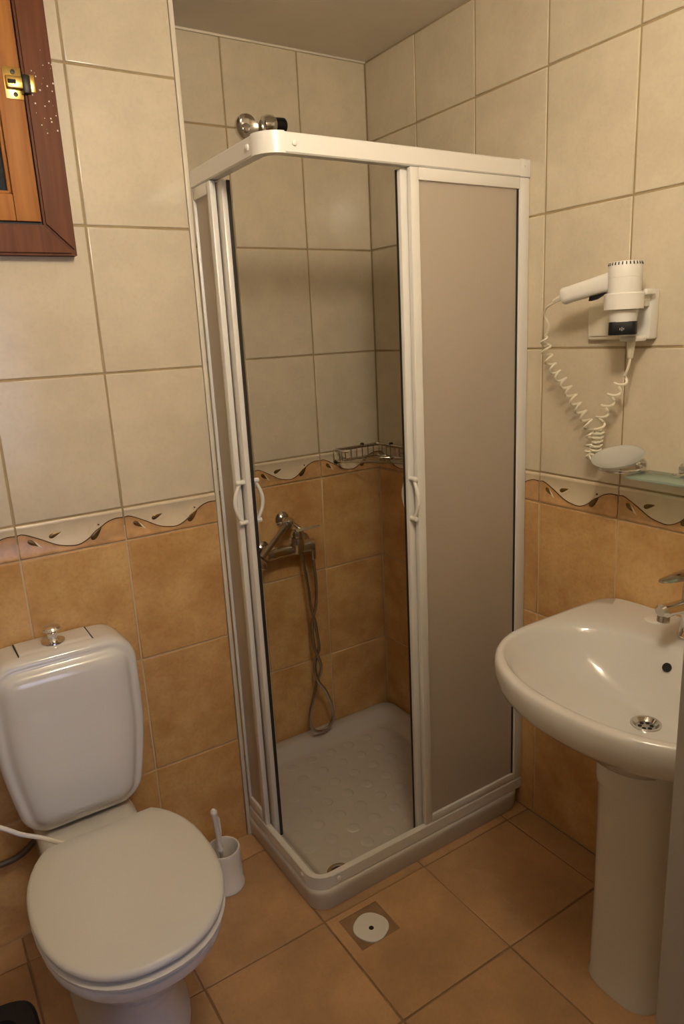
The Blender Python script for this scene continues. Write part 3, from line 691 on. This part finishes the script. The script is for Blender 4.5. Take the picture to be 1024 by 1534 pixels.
# ------------------------------------------------------------------ washbasin
WY = -1.280
wb = thing('washbasin', 'white ceramic washbasin on a pedestal against the right wall', 'washbasin', (-.28, WY, 0))
NB = 72
def outer(s, z, sx=None):
    P = []
    sx = s if sx is None else sx
    for i in range(NB):
        t = 2*PI*i/NB; c, s_ = math.cos(t), math.sin(t)
        if c >= 0: x, y = sup(t, .298, .297, 11.0)
        else: x, y = sup(t, .252, .297, 2.15)
        x = -.300 + (x if x > 0 else x*s); y = WY + y*sx
        P.append(Vector((min(x, -.0015), y, z)))
    return P
def bowl(k, z, sh=0.0):
    P = []
    for i in range(NB):
        t = 2*PI*i/NB; x, y = sup(t, .176, .254, 3.0 if math.cos(t) > 0 else 2.15)
        P.append(Vector((-.338+x*k+sh, WY+y*k, z)))
    return P
def mixr(A, B, t, z): return [Vector((a.x*(1-t)+b_.x*t, a.y*(1-t)+b_.y*t, z)) for a, b_ in zip(A, B)]
dc = [Vector((-.265+.030*math.cos(2*PI*i/NB), WY+.030*math.sin(2*PI*i/NB), .6555)) for i in range(NB)]
b = new()
rings = [dc, bowl(.30,.660,.055), bowl(.50,.672,.035), bowl(.68,.692,.02), bowl(.82,.718,.008), bowl(.91,.742,.003), bowl(.965,.759), bowl(.995,.7705), bowl(1.02,.7785), bowl(1.045,.7845)]
O1 = outer(.975, .79, .980); I1 = bowl(1.045, .79)
rings += [mixr(I1, O1, .12, .7880), mixr(I1, O1, .35, .7905), mixr(I1, O1, .70, .7912), outer(.975,.7900,.980), outer(.992,.786,.993), outer(1.0,.776,1.0), outer(1.0,.762,1.0), outer(.99,.745,.99), outer(.96,.728,.965), outer(.88,.708,.90), outer(.72,.682,.76), outer(.55,.655,.58), outer(.42,.630,.40), outer(.34,.600,.30)]
loft(b, rings, cap0=False); obj('basin', b, 'ceramic', wb, ang=60)
b = new(); lathe(b, [(.0310,.6560),(.0300,.6585),(.026,.6580),(.021,.6520),(.019,.6500)], (-.265, WY, 0), n=32, cap0=False, cap1=False); wd = obj('waste', b, 'chrome', wb, label='chrome waste ring')
b = new(); lathe(b, [(.0195,.6495),(.0195,.6512),(.004,.6516)], (-.265, WY, 0), n=24, cap0=False); obj('strainer', b, 'steel', wd)
for k in range(6):
    a = k*PI/3+.3; b = new(); lathe(b, [(.0042,.6514),(.0042,.6520)], (-.265+.0115*math.cos(a), WY+.0115*math.sin(a), 0), n=10); obj('strainer_hole', b, 'dark_hole', wd)
b = new(); lathe(b, [(.010,.0),(.010,.002)], (-.1735, -1.262, .7475), (-.80,.0,.60), 20); obj('overflow_hole', b, 'dark_hole', wb)
b = new(); lathe(b, [(.0215,.7905),(.0215,.7930),(.020,.7938),(.006,.7945)], (-.066, -1.157, 0), n=28); obj('tap_hole_cover', b, 'white_plastic', wb)
def ped(a, bb, xb, z, e=3.2):
    P = []
    for i in range(40):
        t = 2*PI*i/40; x, y = sup(t, a, bb, e)
        P.append(Vector((min(-.245+x*(1 if x < 0 else 1.6), xb), WY+y, z)))
    return P
b = new(); loft(b, [ped(.094,.088,-.10,.0005), ped(.095,.089,-.10,.006), ped(.092,.085,-.10,.016), ped(.091,.083,-.10,.25), ped(.093,.085,-.10,.505), ped(.095,.087,-.10,.512), ped(.097,.089,-.10,.518), ped(.098,.090,-.10,.53), ped(.099,.091,-.10,.60), ped(.100,.092,-.10,.632)]); obj('pedestal', b, 'ceramic', wb, ang=50)

# basin tap
FYc = -1.256
fc = thing('basin_tap', 'chrome single-lever basin tap on the washbasin rim', 'tap', (-.085, FYc, .7915))
b = new(); lathe(b, [(.026,.7918),(.026,.797),(.022,.803),(.021,.84),(.022,.87),(.023,.89),(.021,.912),(.015,.928)], (-.085, FYc, 0), n=28); obj('body', b, 'chrome', fc)
rg = []
for t, r1, r2 in ((0,.020,.016),(.4,.018,.014),(.8,.0165,.014),(.93,.0165,.015),(1.0,.011,.010)):
    c = Vector((-.095-.108*t, FYc, .868+.012*t)); rg.append([c+Vector((0, r1*math.cos(2*PI*k/18), r2*math.sin(2*PI*k/18))) for k in range(18)])
b = new(); loft(b, rg); obj('spout', b, 'chrome', fc)
b = new(); lathe(b, [(.0125,-.018),(.0125,-.004),(.010,0)], (-.188, FYc, .873), (.1,0,1), 18); obj('aerator', b, 'steel', fc)
b = new(); rg = []
for t, wd_, hh in ((0,.020,.010),(.25,.021,.010),(.6,.019,.007),(.9,.014,.004),(1.0,.007,.0025)):
    c = Vector((-.075-.130*t, FYc, .938+.008*t)); rg.append([c+Vector((0, wd_*math.cos(2*PI*k/14), hh*math.sin(2*PI*k/14))) for k in range(14)])
loft(b, rg); obj('lever', b, 'chrome', fc)

# glass shelf with chrome brackets
gs = thing('glass_shelf', 'pale green frosted glass shelf on chrome brackets above the washbasin', 'shelf', (-.05, -1.30, 1.125))
b = new(); box(b, -.100, -.006, -1.560, -1.082, 1.121, 1.127, .0012); obj('shelf_plate', b, 'shelf_glass', gs)
for y in (-1.170, -1.470):
    b = new(); lathe(b, [(.016,.0005),(.016,.006),(.010,.010),(.0085,.016)], (0, y, 1.138), (-1,0,0), 20)
    box(b, -.042, -.002, y-.008, y+.008, 1.1275, 1.134, .002); box(b, -.042, -.002, y-.008, y+.008, 1.113, 1.1205, .002); obj('bracket', b, 'chrome', gs)

# soap dish
sd = thing('soap_dish', 'frosted glass soap dish tilted in a chrome ring holder', 'soap dish', (-.07, -1.05, 1.14))
sc_ = Vector((-.078, -1.050, 1.158)); nrm = Vector((-.30, -.02, .95)).normalized()
b = new(); lathe(b, [(.018,-.013),(.036,-.008),(.052,.0),(.058,.006),(.059,.008),(.056,.008),(.049,.003),(.032,-.005),(.015,-.010)], sc_, nrm, 40); obj('dish', b, 'soap_glass', sd)
rc = Vector((-.074, -1.056, 1.138)); P = [rc+Vector((.047*math.cos(2*PI*i/32), .047*math.sin(2*PI*i/32), 0)) for i in range(32)]
b = new(); tube(b, P, .0042, 10, closed=True)
tube(b, [rc+Vector((.047,0,0)), (-.006, -1.056, 1.138)], .006, 10); lathe(b, [(.016,.0005),(.016,.005),(.008,.009)], (0, -1.056, 1.138), (-1,0,0), 18); obj('ring_holder', b, 'chrome', sd)

# ------------------------------------------------------------------ hair dryer, its holder, and the plate behind
pt = thing('socket_plate', 'square cream plastic wall plate behind the hair dryer', 'wall plate', (0, -.945, 1.465))
b = new(); box(b, -.016, -.0005, -.992, -.902, 1.424, 1.508, .006, 3); obj('plate', b, 'cream_plastic', pt)
b = new(); box(b, -.020, -.0162, -.985, -.912, 1.433, 1.499, .002); obj('cover', b, 'cream_plastic', pt)
DX, DY = -.088, -1.053
hh = thing('hair_dryer_holder', 'white plastic wall holder gripping the hair dryer barrel', 'holder', (0, -1.05, 1.475))
b = new(); box(b, -.030, -.0005, -1.080, -1.000, 1.424, 1.529, .004); obj('back_plate', b, 'white_plastic', hh)
b = new(); n = 32; P = []
rg = []
for z, r in ((1.492,.0385),(1.490,.0405),(1.522,.0415),(1.524,.0400),(1.522,.0365),(1.493,.0355)):
    rg.append([Vector((DX+r*math.cos(2*PI*i/n), DY+r*math.sin(2*PI*i/n), z)) for i in range(n)])
rg.append(rg[0]); loft(b, rg, False, False); box(b, -.052, -.029, DY-.024, DY+.024, 1.494, 1.521, .003)
obj('grip_ring', b, 'white_plastic', hh)
b = new(); box(b, -.062, -.030, -1.090, -1.081, 1.518, 1.530, .002); obj('clip_lug', b, 'white_plastic', hh)
b = new(); lathe(b, [(.0095,0),(.0085,-.02),(.006,-.042),(.0045,-.044)], (-.055, -1.052, 1.428), (0,.0,1), 14); obj('strain_relief', b, 'cream_plastic', hh)
b = new(); box(b, -.066, -.028, -1.072, -1.03, 1.4205, 1.432, .003); obj('cable_box', b, 'white_plastic', hh)
dy = thing('hair_dryer', 'white hair dryer hanging in its wall holder, curly cord below', 'hair dryer', (DX, DY, 1.437))
b = new(); lathe(b, [(.0305,1.489),(.0345,1.527),(.0345,1.555),(.0338,1.5553),(.0338,1.5562),(.0345,1.5566),(.0345,1.583),(.033,1.588),(.026,1.589)], (DX, DY, 0), n=36); obj('barrel', b, 'white_plastic', dy, ang=40)
b = new(); lathe(b, [(.0275,1.464),(.0305,1.4885)], (DX, DY, 0), n=36); obj('nozzle_collar', b, 'white_plastic', dy)
b = new()
rg = []
for z, e, a, c_ in ((1.4365,6,.0255,.0275),(1.4385,6,.0262,.0285),(1.4625,5,.0255,.0285),(1.4645,5,.0245,.0275)):
    rg.append([Vector((DX+sup(2*PI*i/36+.0, a, c_, e)[0], DY+sup(2*PI*i/36, a, c_, e)[1], z)) for i in range(36)])
Rz = Matrix.Translation((DX,DY,0)) @ Matrix.Rotation(.55, 4, 'Z') @ Matrix.Translation((-DX,-DY,0))
rg = [[Rz @ p for p in r_] for r_ in rg]
loft(b, rg); noz = obj('nozzle', b, 'black_plastic', dy, label='black nozzle')
# small white mark printed on the nozzle
face = Rz @ Vector((DX-.0262, DY, 1.449)); nd = (Rz.to_3x3() @ Vector((-1,0,0))); td = (Rz.to_3x3() @ Vector((0,-1,0)))
for off, h_ in ((-.0035,.0045),(.0005,.008),(.004,.004)):
    b = new(); c = face + td*off
    for s in (0,):
        q = [c-td*.0006-Vector((0,0,h_/2)), c+td*.0006-Vector((0,0,h_/2)), c+td*.0006+Vector((0,0,h_/2)), c-td*.0006+Vector((0,0,h_/2))]
        loft(b, [[p-nd*.0006 for p in q], [p+nd*.0006 for p in q]])
    obj('printed_mark', b, 'print_white', noz)
b = new()
for k in range(28):
    a = 2*PI*k/28; c = Vector((DX+.0337*math.cos(a), DY+.0337*math.sin(a), 1.5840)); tg = Vector((-math.sin(a), math.cos(a), 0)); nr = Vector((math.cos(a), math.sin(a), .35)).normalized()
    upv = Vector((math.cos(a)*-.4, math.sin(a)*-.4, .92))
    q = [c-tg*.0012-upv*.003, c+tg*.0012-upv*.003, c+tg*.0012+upv*.003, c-tg*.0012+upv*.003]
    loft(b, [[p-nr*.002 for p in q], [p+nr*.0012 for p in q]])
obj('air_vent', b, 'rubber_gap_dark', dy, label='row of dark air slots')
ha = Vector((DX-.002, DY+.024, 1.552)); hb = Vector((-.098, -.898, 1.528)); ax = (hb-ha).normalized(); side = Vector((1,0,0)); side = (side-ax*side.dot(ax)).normalized(); upx = ax.cross(side)
if upx.z < 0: upx = -upx
rg = []
for t, wv, hv in ((0,.015,.022),(.15,.015,.0205),(.5,.0155,.019),(.85,.016,.0185),(.97,.016,.0195),(1.0,.014,.0175)):
    c = ha.lerp(hb, t); rg.append([c+side*sup(2*PI*i/24, wv, hv, 2.8)[0]+upx*sup(2*PI*i/24, wv, hv, 2.8)[1] for i in range(24)])
b = new(); loft(b, rg); obj('handle', b, 'white_plastic', dy)
b = new(); c = ha.lerp(hb, .30)-upx*.021
q = [(-.028,.004),(.022,.004),(.026,-.007),(.010,-.007)]
loft(b, [[c+ax*p+upx*z-side*.006 for p, z in q], [c+ax*p+upx*z+side*.006 for p, z in q]]); obj('trigger', b, 'black_plastic', dy, label='black switch')
# curly cord: straight lead, coil along a hanging path, straight lead
lead0 = [hb+ax*(-.004)-upx*.004, hb+ax*.02-upx*.006, Vector((-.090,-.840,1.505)), Vector((-.075,-.822,1.487)), Vector((-.064,-.826,1.464)), Vector((-.060,-.818,1.446))]
axis = smooth_path([(-.060,-.812,1.440),(-.058,-.816,1.400),(-.055,-.834,1.360),(-.052,-.872,1.318),(-.050,-.908,1.270),(-.048,-.940,1.228),(-.046,-.950,1.190),(-.045,-.946,1.155),(-.045,-.956,1.148),(-.046,-.964,1.172),(-.048,-.970,1.205),(-.050,-.978,1.245),(-.052,-1.000,1.285),(-.054,-1.022,1.318),(-.056,-1.042,1.345)], 10)
lead1 = [Vector((-.056,-1.049,1.366)), Vector((-.055,-1.052,1.385))]
turns = [6]*0
# cumulative phase: loose on the way down, tight at the bottom
ph_, L_ = [0.0], [0.0]
for i in range(1, len(axis)):
    L_.append(L_[-1]+(axis[i]-axis[i-1]).length)
tot = L_[-1]
coil = []
def at_len(s):
    for i in range(1, len(axis)):
        if L_[i] >= s:
            t = (s-L_[i-1])/max(1e-9, L_[i]-L_[i-1]); return axis[i-1].lerp(axis[i], t), (axis[i]-axis[i-1]).normalized()
    return axis[-1], (axis[-1]-axis[-2]).normalized()
NS = 520; phase = 0.0; prev = 0.0
for k in range(NS+1):
    s = tot*k/NS; p, t = at_len(s)
    u = s/tot; pitch = .0245 if u < .56 else (.0105 if u < .74 else .031)
    phase += (s-prev)/pitch*2*PI; prev = s
    e1 = (Vector((1,0,0))-t*t.x).normalized(); e2 = t.cross(e1)
    r_ = .0112*min(1, k/14, (NS-k)/14+.15)
    coil.append(p+e1*r_*math.cos(phase)+e2*r_*math.sin(phase))
b = new(); tube(b, smooth_path(lead0, 5)+coil+smooth_path([coil[-1]]+lead1, 4)[1:], .0029, 6); obj('coiled_cord', b, 'cream_plastic', dy)
b = new(); tube(b, [hb-ax*.003, hb+ax*.010, hb+ax*.03-upx*.004], [.0055,.0055,.0035], 10); obj('cord_sleeve', b, 'cream_plastic', dy)
